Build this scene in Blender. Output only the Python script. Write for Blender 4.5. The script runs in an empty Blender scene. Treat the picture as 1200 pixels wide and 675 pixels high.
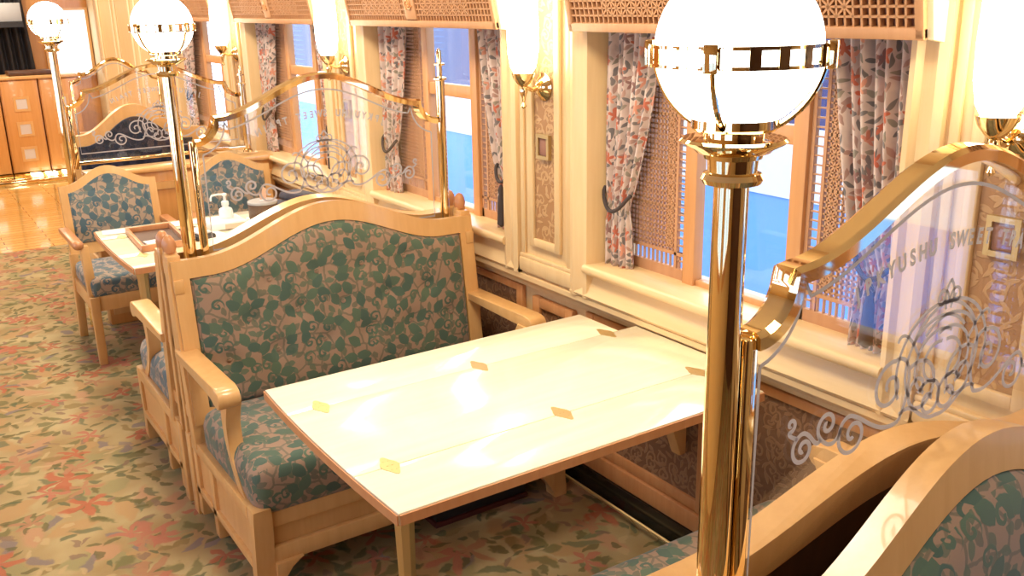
import bpy, bmesh, math, random
from math import pi, sin, cos, sqrt, atan2
from mathutils import Vector, Matrix, Euler

S = bpy.context.scene
COL = S.collection
rnd = random.Random(7)

# ------------------------------------------------------------------ helpers
def lin(r, g, b):
    f = lambda c: (c/255/12.92) if c/255 <= 0.04045 else ((c/255+0.055)/1.055)**2.4
    return (f(r), f(g), f(b), 1.0)

class MB:
    """collects shapes, then builds ONE mesh object"""
    def __init__(self): self.bm = bmesh.new()
    def _add(self, verts, faces):
        vs = [self.bm.verts.new(v) for v in verts]
        fs = []
        for f in faces:
            try: fs.append(self.bm.faces.new([vs[i] for i in f]))
            except ValueError: pass
        return vs, fs
    def _bevel(self, vs, amt, seg=2):
        es = {e for v in vs for e in v.link_edges if e.is_valid}
        bmesh.ops.bevel(self.bm, geom=list(es), offset=amt, segments=seg, affect='EDGES', profile=0.5, clamp_overlap=True)
    def box(self, x0, x1, y0, y1, z0, z1, bev=0, seg=2, M=None):
        v = [Vector((x, y, z)) for x in (x0, x1) for y in (y0, y1) for z in (z0, z1)]
        if M: v = [M @ p for p in v]
        vs, fs = self._add(v, [(0,1,3,2),(4,6,7,5),(0,4,5,1),(2,3,7,6),(0,2,6,4),(1,5,7,3)])
        if bev: self._bevel(vs, bev, seg)
        return self
    def bar(self, a, b, w, d, up=(0,0,1)):
        a = Vector(a); b = Vector(b); t = (b-a).normalized(); u = Vector(up)
        s = t.cross(u)
        if s.length < 1e-5: s = t.cross(Vector((1,0,0)))
        s.normalize(); u = s.cross(t)
        v = []
        for p in (a, b):
            for i in (-1, 1):
                for j in (-1, 1): v.append(p + s*i*w/2 + u*j*d/2)
        self._add(v, [(0,1,3,2),(4,6,7,5),(0,4,5,1),(2,3,7,6),(0,2,6,4),(1,5,7,3)])
        return self
    def tube(self, pts, r, n=10, closed=False, radii=None, flat=None):
        pts = [Vector(p) for p in pts]; N = len(pts); rings = []
        prev = None
        for i, p in enumerate(pts):
            if closed: t = pts[(i+1) % N]-pts[i-1]
            else: t = pts[min(i+1, N-1)]-pts[max(i-1, 0)]
            t.normalize()
            if prev is None:
                u = t.cross(Vector((0,0,1)))
                if u.length < 1e-3: u = t.cross(Vector((1,0,0)))
            else: u = prev - t*prev.dot(t)
            u.normalize(); prev = u; w = t.cross(u)
            rr = radii[i] if radii else r
            a, b = (flat if flat else (1, 1))
            rings.append([self.bm.verts.new(p + u*cos(2*pi*k/n)*rr*a + w*sin(2*pi*k/n)*rr*b) for k in range(n)])
        M = N if closed else N-1
        for i in range(M):
            A, B = rings[i], rings[(i+1) % N]
            for k in range(n): self.bm.faces.new((A[k], A[(k+1) % n], B[(k+1) % n], B[k]))
        if not closed:
            self.bm.faces.new(rings[0][::-1]); self.bm.faces.new(rings[-1])
        return self
    def lathe(self, prof, c=(0,0,0), n=32, M=None):
        c = Vector(c); rings = []
        for r, z in prof:
            ring = []
            for k in range(n):
                p = Vector((r*cos(2*pi*k/n), r*sin(2*pi*k/n), z))
                if M: p = M @ p
                ring.append(self.bm.verts.new(p + c))
            rings.append(ring)
        for A, B in zip(rings, rings[1:]):
            for k in range(n): self.bm.faces.new((A[k], A[(k+1) % n], B[(k+1) % n], B[k]))
        self.bm.faces.new(rings[0][::-1]); self.bm.faces.new(rings[-1])
        return self
    def sphere(self, c, r, n=24, sc=(1,1,1)):
        m = Matrix.Translation(c) @ Matrix.Diagonal((r*sc[0], r*sc[1], r*sc[2], 1))
        bmesh.ops.create_uvsphere(self.bm, u_segments=n, v_segments=max(8, n//2), radius=1, matrix=m)
        return self
    def prism(self, pts, plane, a0, a1, bev=0):
        def P(p, a):
            return {'xz': (p[0], a, p[1]), 'yz': (a, p[0], p[1]), 'xy': (p[0], p[1], a)}[plane]
        n = len(pts)
        vs, fs = self._add([P(p, a0) for p in pts]+[P(p, a1) for p in pts],
            [tuple(range(n))[::-1], tuple(range(n, 2*n))]+[(i, (i+1) % n, n+(i+1) % n, n+i) for i in range(n)])
        if bev:
            es = list({e for f in fs[:2] if f.is_valid for e in f.edges})
            bmesh.ops.bevel(self.bm, geom=es, offset=bev, segments=2, affect='EDGES', profile=0.5, clamp_overlap=True)
        return self
    def ring_prism(self, outer, inner, y0, y1, plane='xz'):
        n = len(outer)
        def P(p, a): return {'xz': (p[0], a, p[1]), 'yz': (a, p[0], p[1])}[plane]
        V = [P(p, a) for a in (y0, y1) for L in (outer, inner) for p in L]
        F = []
        for i in range(n):
            j = (i+1) % n
            o0, o1, i0, i1 = i, j, n+i, n+j
            F += [(o0, o1, i1, i0), (2*n+o0, 2*n+i0, 2*n+i1, 2*n+o1), (o0, 2*n+o0, 2*n+o1, o1), (i0, i1, 2*n+i1, 2*n+i0)]
        self._add(V, F)
        return self
    def grid(self, fn, nu, nv, wrap=False):
        g = [[self.bm.verts.new(fn(i/(nu-(0 if wrap else 1)), j/(nv-1))) for j in range(nv)] for i in range(nu)]
        for i in range(nu if wrap else nu-1):
            for j in range(nv-1):
                k = (i+1) % nu
                self.bm.faces.new((g[i][j], g[k][j], g[k][j+1], g[i][j+1]))
        return self
    def ribbon(self, pts, w, d, y, closed=False, taper=False):
        """flat stroke of width w in the xz plane at depth y, thickness d"""
        N = len(pts); L = []
        for i in range(N):
            a = pts[(i-1) % N if closed else max(i-1, 0)]; b = pts[(i+1) % N if closed else min(i+1, N-1)]
            tx, tz = b[0]-a[0], b[1]-a[1]; l = sqrt(tx*tx+tz*tz) or 1
            ww = w*(1-0.6*abs(2*i/(N-1)-1)) if taper else w
            nx, nz = -tz/l*ww/2, tx/l*ww/2
            L.append([self.bm.verts.new((pts[i][0]+sx*nx, yy, pts[i][1]+sx*nz)) for yy in (y-d/2, y+d/2) for sx in (-1, 1)])
        for i in range(N if closed else N-1):
            A, B = L[i], L[(i+1) % N]
            for q in ((0,1),(1,3),(3,2),(2,0)):
                try: self.bm.faces.new((A[q[0]], A[q[1]], B[q[1]], B[q[0]]))
                except ValueError: pass
        return self
    def xf(self, M):
        bmesh.ops.transform(self.bm, matrix=M, verts=self.bm.verts[:]); return self
    def build(self, name, mat, parent=None, loc=(0,0,0), rot=(0,0,0), ang=35, recalc=True):
        bm = self.bm
        if recalc: bmesh.ops.recalc_face_normals(bm, faces=bm.faces[:])
        uv = bm.loops.layers.uv.new('UVMap')
        for f in bm.faces:
            n = f.normal; ax, ay, az = abs(n.x), abs(n.y), abs(n.z)
            for l in f.loops:
                c = l.vert.co
                if az >= ax and az >= ay: l[uv].uv = (c.x, c.y)
                elif ay >= ax: l[uv].uv = (c.x, c.z)
                else: l[uv].uv = (c.y, c.z)
        me = bpy.data.meshes.new(name); bm.to_mesh(me); bm.free()
        for p in me.polygons: p.use_smooth = True
        me.set_sharp_from_angle(angle=math.radians(ang))
        me.materials.append(mat)
        o = bpy.data.objects.new(name, me); COL.objects.link(o)
        o.location = loc; o.rotation_euler = rot
        if parent: o.parent = parent
        return o

def tag(o, label=None, cat=None, group=None, kind=None):
    if label: o['label'] = label
    if cat: o['category'] = cat
    if group: o['group'] = group
    if kind: o['kind'] = kind
    return o
def thing(name, label, cat, loc=(0,0,0), rz=0, group=None):
    o = bpy.data.objects.new(name, None); COL.objects.link(o)
    o.empty_display_size = 0.1
    o.location = loc; o.rotation_euler = (0, 0, rz)
    return tag(o, label, cat, group)
def struct(o, label=None):
    o['kind'] = 'structure'
    if label: o['label'] = label
    return o
def copy_tree(o, parent=None):
    c = o.copy(); COL.objects.link(c)
    if parent: c.parent = parent
    for ch in list(o.children): copy_tree(ch, c)
    return c

# ------------------------------------------------------------------ materials
class NT:
    def __init__(self, name):
        self.m = bpy.data.materials.new(name); self.m.use_nodes = True
        self.t = self.m.node_tree; self.t.nodes.clear()
        self.out = self.t.nodes.new('ShaderNodeOutputMaterial')
    def n(self, typ, ins=None, **kw):
        nd = self.t.nodes.new(typ)
        for k, v in kw.items(): setattr(nd, k, v)
        for k, v in (ins or {}).items(): self.set(nd.inputs[k], v)
        return nd
    def set(self, sock, v):
        if isinstance(v, bpy.types.NodeSocket): self.t.links.new(v, sock)
        elif isinstance(v, bpy.types.Node): self.t.links.new(v.outputs[0], sock)
        else: sock.default_value = v
    def math(self, op, a, b=0.0, c=None):
        nd = self.t.nodes.new('ShaderNodeMath'); nd.operation = op
        self.set(nd.inputs[0], a); self.set(nd.inputs[1], b)
        if c is not None: self.set(nd.inputs[2], c)
        return nd.outputs[0]
    def vmath(self, op, a, b=(0,0,0)):
        nd = self.t.nodes.new('ShaderNodeVectorMath'); nd.operation = op
        self.set(nd.inputs[0], a)
        if op == 'SCALE': self.set(nd.inputs['Scale'], b)
        else: self.set(nd.inputs[1], b)
        return nd.outputs['Value'] if op in ('LENGTH', 'DOT_PRODUCT', 'DISTANCE') else nd.outputs[0]
    def mix(self, fac, a, b, blend='MIX'):
        nd = self.t.nodes.new('ShaderNodeMix'); nd.data_type = 'RGBA'; nd.blend_type = blend
        self.set(nd.inputs[0], fac); self.set(nd.inputs[6], a); self.set(nd.inputs[7], b)
        return nd.outputs[2]
    def ramp(self, fac, stops, interp='LINEAR'):
        nd = self.t.nodes.new('ShaderNodeValToRGB'); cr = nd.color_ramp; cr.interpolation = interp
        while len(cr.elements) < len(stops): cr.elements.new(0.5)
        for e, (p, c) in zip(cr.elements, stops): e.position = p; e.color = c
        self.set(nd.inputs[0], fac); return nd.outputs[0]
    def sep(self, v):
        nd = self.t.nodes.new('ShaderNodeSeparateXYZ'); self.set(nd.inputs[0], v); return nd.outputs
    def smooth(self, x, a, b):
        nd = self.t.nodes.new('ShaderNodeMapRange'); nd.interpolation_type = 'SMOOTHSTEP'
        self.set(nd.inputs[0], x); nd.inputs[1].default_value = a; nd.inputs[2].default_value = b
        nd.inputs[3].default_value = 0; nd.inputs[4].default_value = 1
        return nd.outputs[0]
    def noise(self, vec, scale, detail=3, rough=0.5, dim='3D'):
        return self.n('ShaderNodeTexNoise', {'Vector': vec, 'Scale': scale, 'Detail': detail, 'Roughness': rough}, noise_dimensions=dim)
    def finish(self, color, rough=0.5, metal=0.0, bump=None, bstr=0.3, bdist=0.002, spec=0.5, sheen=0.0, coat=0.0):
        p = self.n('ShaderNodeBsdfPrincipled')
        self.set(p.inputs['Base Color'], color); self.set(p.inputs['Roughness'], rough)
        self.set(p.inputs['Metallic'], metal); p.inputs['Specular IOR Level'].default_value = spec
        p.inputs['Sheen Weight'].default_value = sheen
        p.inputs['Coat Weight'].default_value = coat; p.inputs['Coat Roughness'].default_value = 0.06
        if bump is not None:
            b = self.n('ShaderNodeBump', {'Height': bump, 'Strength': bstr, 'Distance': bdist})
            self.set(p.inputs['Normal'], b.outputs[0])
        self.set(self.out.inputs[0], p.outputs[0])
        return self.m

def uvvec(t, jitter=0.0, jscale=30):
    tc = t.n('ShaderNodeTexCoord'); v = tc.outputs['UV']
    if jitter:
        nz = t.noise(v, jscale, 2)
        off = t.vmath('SCALE', t.vmath('SUBTRACT', nz.outputs['Color'], (.5, .5, .5)), jitter)
        v = t.vmath('ADD', v, off)
    s = t.sep(v)
    c = t.n('ShaderNodeCombineXYZ', {0: s[0], 1: s[1]})
    return c.outputs[0]

def cell(t, v, scale, rand=1.0):
    """2D voronoi: (distance, random colour, local vector, angle, radius) in cell units"""
    vo = t.n('ShaderNodeTexVoronoi', {'Vector': v, 'Scale': scale, 'Randomness': rand}, voronoi_dimensions='2D')
    loc = t.vmath('SCALE', t.vmath('SUBTRACT', v, vo.outputs['Position']), float(scale))
    s = t.sep(loc)
    ang = t.math('ARCTAN2', s[1], s[0]); rad = t.vmath('LENGTH', loc)
    return vo.outputs['Distance'], vo.outputs['Color'], s, ang, rad

def leafmask(t, s, rndv, L, W, turns=1.0):
    a = t.math('MULTIPLY', rndv, 2*pi*turns)
    ca, sa = t.math('COSINE', a), t.math('SINE', a)
    x = t.math('ADD', t.math('MULTIPLY', s[0], ca), t.math('MULTIPLY', s[1], sa))
    y = t.math('SUBTRACT', t.math('MULTIPLY', s[1], ca), t.math('MULTIPLY', s[0], sa))
    xl = t.math('DIVIDE', x, L)
    lim = t.math('MULTIPLY', t.math('SUBTRACT', 1.0, t.math('MULTIPLY', xl, xl)), W)
    d = t.math('SUBTRACT', lim, t.math('ABSOLUTE', y))
    return d  # >0 inside

def m_wood(name, c1, c2, rough=0.35, coat=0.0, axis=2, scale=6):
    t = NT(name); tc = t.n('ShaderNodeTexCoord')
    st = [18, 18, 18]; st[axis] = 1.2
    v = t.vmath('MULTIPLY', tc.outputs['Object'], tuple(st))
    nz = t.noise(v, scale*0.35, 4, 0.6)
    n2 = t.noise(tc.outputs['Object'], 2.2, 2)
    f = t.math('ADD', t.math('MULTIPLY', nz.outputs[0], 0.75), t.math('MULTIPLY', n2.outputs[0], 0.25))
    col = t.ramp(f, [(0.3, c1), (0.7, c2)])
    return t.finish(col, rough, coat=coat)

def m_plain(name, c, rough=0.5, metal=0.0, spec=0.5, coat=0.0):
    t = NT(name); tc = t.n('ShaderNodeTexCoord')
    nz = t.noise(tc.outputs['Object'], 9, 3)
    col = t.mix(t.math('MULTIPLY', nz.outputs[0], 0.18), c, (c[0]*.7, c[1]*.7, c[2]*.7, 1))
    return t.finish(col, rough, metal, spec=spec, coat=coat)

def m_emit(name, c, strength):
    t = NT(name); e = t.n('ShaderNodeEmission', {'Color': c, 'Strength': strength})
    t.set(t.out.inputs[0], e.outputs[0]); return t.m

def m_fabric(name, ground, leafA, leafB, vine, scale=26):
    t = NT(name)
    v = uvvec(t, 0.010, 45)
    ed = t.n('ShaderNodeTexVoronoi', {'Vector': v, 'Scale': scale*0.8}, voronoi_dimensions='2D', feature='DISTANCE_TO_EDGE')
    vines = t.math('SUBTRACT', 1.0, t.smooth(ed.outputs['Distance'], 0.035, 0.075))
    d, c, s, ang, rad = cell(t, v, scale)
    cs = t.sep(c)
    lf = t.smooth(leafmask(t, s, cs[0], 0.62, 0.38), -0.02, 0.04)
    sp = t.math('SINE', t.math('ADD', ang, t.math('MULTIPLY', rad, 16.0)))
    sp = t.math('MULTIPLY', t.smooth(sp, 0.0, 0.35), t.math('SUBTRACT', 1.0, t.smooth(rad, 0.42, 0.5)))
    issp = t.smooth(cs[1], 0.70, 0.72)
    v2 = t.vmath('ADD', v, (0.317, 0.113, 0))
    d2, c2, s2, a2, r2 = cell(t, v2, scale*1.5)
    c2s = t.sep(c2)
    lf2 = t.smooth(leafmask(t, s2, c2s[0], 0.55, 0.30), -0.02, 0.05)
    lf2 = t.math('MULTIPLY', lf2, t.smooth(c2s[1], 0.33, 0.35))
    big = t.math('ADD', t.math('MULTIPLY', lf, t.math('SUBTRACT', 1.0, issp)), t.math('MULTIPLY', sp, issp))
    leafcol = t.mix(cs[2], leafA, leafB)
    col = t.mix(t.math('MULTIPLY', vines, 0.75), ground, vine)
    col = t.mix(t.math('MULTIPLY', lf2, 0.85), col, t.mix(c2s[2], vine, leafB))
    col = t.mix(big, col, leafcol)
    weave = t.noise(v, 900, 1)
    col = t.mix(0.12, col, weave.outputs['Color'], 'OVERLAY')
    return t.finish(col, 0.85, bump=big, bstr=0.25, bdist=0.001, spec=0.25, sheen=0.25)

def m_carpet(name):
    t = NT(name)
    tc = t.n('ShaderNodeTexCoord'); P = tc.outputs['Object']
    nz = t.noise(P, 9, 3)
    off = t.vmath('SCALE', t.vmath('SUBTRACT', nz.outputs['Color'], (.5, .5, .5)), 0.11)
    s0 = t.sep(t.vmath('ADD', P, off)); v = t.n('ShaderNodeCombineXYZ', {0: s0[0], 1: s0[1]}).outputs[0]
    base = t.ramp(t.noise(P, 3.0, 3).outputs[0], [(.35, lin(184, 164, 120)), (.6, lin(160, 134, 92)), (.75, lin(176, 152, 108))])
    col = base
    # soft-edged tan and moss leaf print
    def layer(col, o, sc, L, W, soft, thr, fac, stops):
        d, c, s, ang, rad = cell(t, t.vmath('ADD', v, o), sc)
        cs = t.sep(c)
        m = t.math('MULTIPLY', t.smooth(leafmask(t, s, cs[0], L, W), 0.0, soft), t.smooth(cs[1], thr, thr+.02))
        return t.mix(t.math('MULTIPLY', m, fac), col, t.ramp(cs[2], stops, 'CONSTANT'))
    col = layer(col, (3.1, 1.7, 0), 6.5, .7, .34, .16, .1, .8, [(0, lin(176, 140, 96)), (.45, lin(150, 140, 98)), (.75, lin(184, 140, 106))])
    col = layer(col, (0.4, 5.2, 0), 9.5, .62, .24, .12, .22, .8, [(0, lin(116, 110, 72)), (.4, lin(108, 110, 80)), (.66, lin(128, 114, 110)), (.82, lin(140, 118, 76))])
    col = layer(col, (7.3, 2.2, 0), 17, .60, .25, .12, .30, .8, [(0, lin(108, 100, 66)), (.4, lin(98, 102, 74)), (.66, lin(136, 110, 90)), (.82, lin(186, 160, 116))])
    # coral blossoms, ragged
    for o, sc in (((1.2, 8.8, 0), 3.6), ((5.2, 3.1, 0), 5.6)):
        d, c, s, ang, rad = cell(t, t.vmath('ADD', v, o), sc)
        cs = t.sep(c)
        pet = t.math('ADD', 0.25, t.math('MULTIPLY', 0.15, t.math('SINE', t.math('ADD', t.math('MULTIPLY', ang, 5.0), t.math('MULTIPLY', cs[0], 6.0)))))
        m = t.math('MULTIPLY', t.smooth(t.math('SUBTRACT', pet, rad), 0.0, 0.10), t.smooth(cs[1], .4, .42))
        fc = t.ramp(cs[2], [(0, lin(176, 104, 76)), (.35, lin(172, 126, 94)), (.7, lin(178, 114, 90))], 'CONSTANT')
        col = t.mix(t.math('MULTIPLY', m, .9), col, fc)
    pile = t.noise(P, 420, 2)
    col = t.mix(0.22, col, pile.outputs['Color'], 'SOFT_LIGHT')
    return t.finish(col, 0.95, bump=pile.outputs[0], bstr=0.35, bdist=0.003, spec=0.1)

def m_curtain(name):
    t = NT(name)
    v = uvvec(t, 0.03, 18)
    base = t.ramp(t.noise(v, 14, 3).outputs[0], [(.35, lin(222, 200, 186)), (.65, lin(190, 168, 156))])
    d, c, s, ang, rad = cell(t, v, 38)
    cs = t.sep(c)
    m = t.math('MULTIPLY', t.smooth(leafmask(t, s, cs[0], .7, .26), 0, .06), t.smooth(cs[1], .05, .07))
    col = t.mix(m, base, t.ramp(cs[2], [(0, lin(124, 116, 112)), (.4, lin(150, 140, 124)), (.7, lin(176, 140, 126))], 'CONSTANT'))
    d, c, s, ang, rad = cell(t, t.vmath('ADD', v, (3.3, 1.1, 0)), 17)
    cs = t.sep(c)
    pet = t.math('ADD', .30, t.math('MULTIPLY', .13, t.math('SINE', t.math('MULTIPLY', ang, 5.0))))
    m = t.math('MULTIPLY', t.smooth(t.math('SUBTRACT', pet, rad), 0, .06), t.smooth(cs[1], .35, .37))
    col = t.mix(m, col, t.ramp(cs[2], [(0, lin(196, 110, 84)), (.5, lin(214, 150, 124)), (.8, lin(150, 112, 104))], 'CONSTANT'))
    return t.finish(col, 0.9, spec=0.15, sheen=0.2)

def m_damask(name, ground, light):
    t = NT(name)
    v = uvvec(t, 0.012, 30)
    d, c, s, ang, rad = cell(t, v, 17)
    cs = t.sep(c)
    sp = t.math('SINE', t.math('ADD', t.math('MULTIPLY', ang, 1.0), t.math('MULTIPLY', rad, 20.0)))
    m = t.smooth(sp, .25, .6)
    d2, c2, s2, a2, r2 = cell(t, t.vmath('ADD', v, (2.2, .7, 0)), 30)
    c2s = t.sep(c2)
    m2 = t.smooth(leafmask(t, s2, c2s[0], .6, .2), 0, .06)
    mm = t.math('MAXIMUM', t.math('MULTIPLY', m, t.math('SUBTRACT', 1.0, t.smooth(rad, .40, .5))), m2)
    col = t.mix(t.math('MULTIPLY', mm, .75), ground, light)
    return t.finish(col, 0.45, bump=mm, bstr=0.5, bdist=0.003)

def m_glass(name, tint=(1, 1, 1, 1), ior=1.5):
    t = NT(name)
    tr = t.n('ShaderNodeBsdfTransparent', {'Color': tint})
    gl = t.n('ShaderNodeBsdfGlossy', {'Color': (1, 1, 1, 1), 'Roughness': 0.0})
    ge = t.n('ShaderNodeNewGeometry')   # same reflectance on both faces of the thin pane
    io = t.math('ADD', t.math('MULTIPLY', ge.outputs['Backfacing'], 1/ior-ior), ior)
    fr = t.n('ShaderNodeFresnel', {'IOR': io})
    mx = t.n('ShaderNodeMixShader', {0: fr.outputs[0], 1: tr.outputs[0], 2: gl.outputs[0]})
    t.set(t.out.inputs[0], mx.outputs[0]); return t.m

def m_etch(name, op):
    t = NT(name)
    tr = t.n('ShaderNodeBsdfTransparent', {'Color': (1, 1, 1, 1)})
    df = t.n('ShaderNodeBsdfDiffuse', {'Color': (.60, .56, .56, 1)})
    tl = t.n('ShaderNodeBsdfTranslucent', {'Color': (.60, .56, .56, 1)})
    a = t.n('ShaderNodeMixShader', {0: .5, 1: df.outputs[0], 2: tl.outputs[0]})
    mx = t.n('ShaderNodeMixShader', {0: op, 1: tr.outputs[0], 2: a.outputs[0]})
    t.set(t.out.inputs[0], mx.outputs[0]); return t.m

def m_parquet(name):
    t = NT(name); tc = t.n('ShaderNodeTexCoord')
    br = t.n('ShaderNodeTexBrick', {'Vector': tc.outputs['Object'], 'Color1': lin(236, 196, 122), 'Color2': lin(222, 176, 100),
             'Mortar': lin(150, 100, 40), 'Scale': 1.0, 'Mortar Size': 0.004, 'Brick Width': 0.6, 'Row Height': 0.09})
    nz = t.noise(t.vmath('MULTIPLY', tc.outputs['Object'], (2, 22, 1)), 3, 3)
    col = t.mix(t.math('MULTIPLY', nz.outputs[0], .3), br.outputs[0], lin(180, 120, 52))
    return t.finish(col, 0.12, coat=0.6)

M = {}
M['maple'] = m_wood('maple', lin(226, 178, 116), lin(214, 162, 100), 0.30, coat=0.25)
M['edge'] = m_wood('table_lipping', lin(206, 146, 98), lin(194, 130, 82), 0.35)
M['maple_end'] = m_wood('maple_edge', lin(206, 146, 92), lin(190, 126, 74), 0.4)
M['table'] = m_wood('pale_maple_top', lin(250, 240, 212), lin(246, 232, 198), 0.16, coat=0.5, axis=0)
M['wall'] = m_wood('pale_wall_wood', lin(230, 198, 148), lin(220, 184, 132), 0.38, coat=0.1)
M['wallh'] = m_wood('pale_wall_wood_long', lin(230, 198, 148), lin(220, 184, 132), 0.38, coat=0.1, axis=1)
M['stile'] = m_wood('honey_wood', lin(214, 158, 104), lin(202, 142, 88), 0.35)
M['lattice'] = m_wood('lattice_wood', lin(198, 148, 104), lin(186, 134, 92), 0.5)
M['cabinet'] = m_wood('cabinet_wood', lin(222, 160, 92), lin(206, 142, 74), 0.3, coat=0.2)
M['darkwood'] = m_wood('dark_wood', lin(92, 58, 36), lin(70, 42, 26), 0.45)
M['finial'] = m_wood('finial_wood', lin(206, 146, 98), lin(190, 126, 82), 0.3)
M['brass'] = m_plain('polished_brass', (0.92, 0.73, 0.42, 1), 0.04, 1.0)
M['oldbrass'] = m_plain('satin_brass', (0.66, 0.50, 0.24, 1), 0.5, 1.0)
M['globe'] = m_emit('lit_globe', (1, .93, .80, 1), 9.0)
M['sconceglow'] = m_emit('lit_sconce', (1, .86, .62, 1), 15.0)
M['ceilglow'] = m_emit('lit_ceiling_lamp', (1, .87, .66, 1), 10.0)
M['fabric'] = m_fabric('green_leaf_fabric', lin(154, 126, 104), lin(74, 94, 82), lin(90, 108, 86), lin(104, 100, 82), 21)
M['fabric_blue'] = m_fabric('blue_leaf_fabric', lin(170, 148, 126), lin(76, 98, 108), lin(96, 114, 112), lin(114, 112, 104), 21)
M['navy'] = m_fabric('navy_fabric', lin(40, 42, 62), lin(24, 26, 44), lin(30, 36, 56), lin(50, 50, 66), 22)
M['carpet'] = m_carpet('floral_carpet')
M['curtain'] = m_curtain('floral_curtain')
M['damask'] = m_damask('damask_panel', lin(166, 122, 80), lin(200, 160, 112))
M['damask_dark'] = m_damask('damask_panel_low', lin(122, 86, 60), lin(160, 120, 86))
M['glass'] = m_glass('clear_glass')
M['winglass'] = m_glass('window_glass', (.97, .98, 1, 1), 1.45)
M['etch'] = m_etch('etched_frost', 0.80)
M['cord'] = m_plain('dark_cord', lin(66, 54, 50), 0.8)
M['white'] = m_plain('white_plastic', (.86, .85, .82, 1), 0.35)
M['paper'] = m_plain('white_paper', (.88, .86, .80, 1), 0.7)
M['black'] = m_plain('black_gloss', lin(30, 26, 22), 0.15)
M['blackm'] = m_plain('black_matt', lin(34, 32, 36), 0.7)
M['grey'] = m_plain('grey_lid', lin(168, 166, 166), 0.4)
M['pink'] = m_plain('pink_card', lin(226, 184, 160), 0.6)
M['cream'] = m_plain('cream_paint', lin(240, 222, 184), 0.5)
M['ceiling'] = m_plain('ceiling_paint', lin(240, 228, 204), 0.6)
M['parquet'] = m_parquet('parquet')
M['slat'] = m_plain('blind_slat', lin(190, 190, 206), 0.5)
M['mirror'] = m_plain('mirror_inlay', (.85, .86, .88, 1), 0.3, 0.6)
M['back'] = m_plain('pelmet_backing', lin(150, 104, 84), 0.7)
M['extblue'] = m_plain('blue_painted_metal', lin(116, 172, 246), 0.5)
M['extwhite'] = m_plain('white_painted_metal', lin(235, 240, 248), 0.5)
M['extdark'] = m_plain('dark_window_strip', lin(62, 72, 120), 0.25)
M['extground'] = m_plain('platform_concrete', lin(150, 160, 176), 0.8)
M['rubber'] = m_plain('maroon_strip', lin(84, 34, 28), 0.6)

# ------------------------------------------------------------------ camera
H = 1.68
cam = bpy.data.cameras.new('camera'); co = bpy.data.objects.new('camera', cam); COL.objects.link(co)
vx = Vector((2364-600, -37-337.5)); vy = Vector((-165-600, 15-337.5))
f = sqrt(-(vx.dot(vy)))
ax = Vector((vx.x, vx.y, f)).normalized()
ay = Vector((vy.x, vy.y, f)); ay = (ay-ax*ax.dot(ay)).normalized()
az = ax.cross(ay)
R = Matrix(((ax[0], -ax[1], -ax[2]), (ay[0], -ay[1], -ay[2]), (az[0], -az[1], -az[2])))
co.matrix_world = Matrix.Translation((0, 0, H)) @ R.to_4x4()
cam.sensor_width = 36; cam.sensor_fit = 'HORIZONTAL'; cam.lens = f/1200*36; cam.clip_start = 0.02
S.camera = co

# ------------------------------------------------------------------ room shell
Y0, Y1 = -2.2, 12.0         # car ends
XL, XW = -1.05, 1.86        # left wall, window wall (upper face)
WEND = 9.9                  # window wall ends, vestibule beyond
PITCH, W2 = 1.607, 1.81     # window spacing, centre of the near window
WC = [W2+PITCH*(k-2) for k in range(1, 6)]      # windows 1..5
HO, HI = 0.645, 0.545       # half widths: casing outside, opening
ZS, ZT = 0.84, 1.86         # sill top, head
CEIL = 2.32

struct(MB().box(XL, 2.55, Y0, 7.55, -0.05, 0).build('floor', M['carpet']), 'floral carpet in cream, coral and sage green')
struct(MB().box(XL, 2.55, 7.55, Y1, -0.05, 0).build('floor_parquet', M['parquet']), 'shiny golden parquet at the far end')
struct(MB().box(XL-.06, 2.6, Y0, Y1, CEIL, CEIL+.06).build('ceiling', M['ceiling']))
b = MB().box(XL-.06, XL, Y0, Y1, 0, .85); b.box(XL-.06, XL, Y0, Y1, 1.75, CEIL)
LWE = [Y0]+[e for k in range(6) for e in (-.34+PITCH*k-.53+.2, -.34+PITCH*k+.53+.2)]+[Y1]
for i_ in range(0, len(LWE), 2): b.box(XL-.06, XL, LWE[i_], LWE[i_+1], .85, 1.75)
struct(b.build('wall_left', M['wall']), 'wood wall with windows on the aisle side')
for k in range(6):
    a_, e_ = LWE[1+2*k], LWE[2+2*k]
    w_ = bpy.data.objects.new('window_%d' % (6+k), None); COL.objects.link(w_); struct(w_, 'aisle side window')
    o_ = [(a_-.06, .79), (e_+.06, .79), (e_+.06, 1.81), (a_-.06, 1.81)]; q_ = [(a_, .85), (e_, .85), (e_, 1.75), (a_, 1.75)]
    MB().ring_prism(o_, q_, XL, XL+.02, 'yz').build('casing', M['stile'], w_)
    MB().box(XL-.035, XL-.03, a_, e_, .85, 1.75).build('pane', M['winglass'], w_)
    MB().box(XL-.045, XL-.02, (a_+e_)/2-.02, (a_+e_)/2+.02, .85, 1.75).build('mullion', M['stile'], w_)
struct(MB().box(XL-.06, 2.6, Y0-.06, Y0, 0, CEIL).build('wall_back', M['darkwood']))
struct(MB().box(XL-.06, 2.6, Y1, Y1+.06, 0, CEIL).build('wall_far', M['cabinet']))
struct(MB().box(2.54, 2.6, WEND, Y1, 0, CEIL).build('wall_vestibule', M['cream']))

b = MB()   # window wall: lower band, head band, strips between the windows
b.box(1.90, 2.06, Y0, WEND, 0, 0.80)
b.box(XW, 2.06, Y0, WEND, ZT, CEIL)
edges = [Y0]+[e for c in WC for e in (c-HO+.06, c+HO-.06)]+[WEND]
for i in range(0, len(edges), 2): b.box(XW, 2.06, edges[i], edges[i+1], 0.72, ZT)
struct(b.build('wall_right', M['wall']), 'pale wood window wall')

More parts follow.
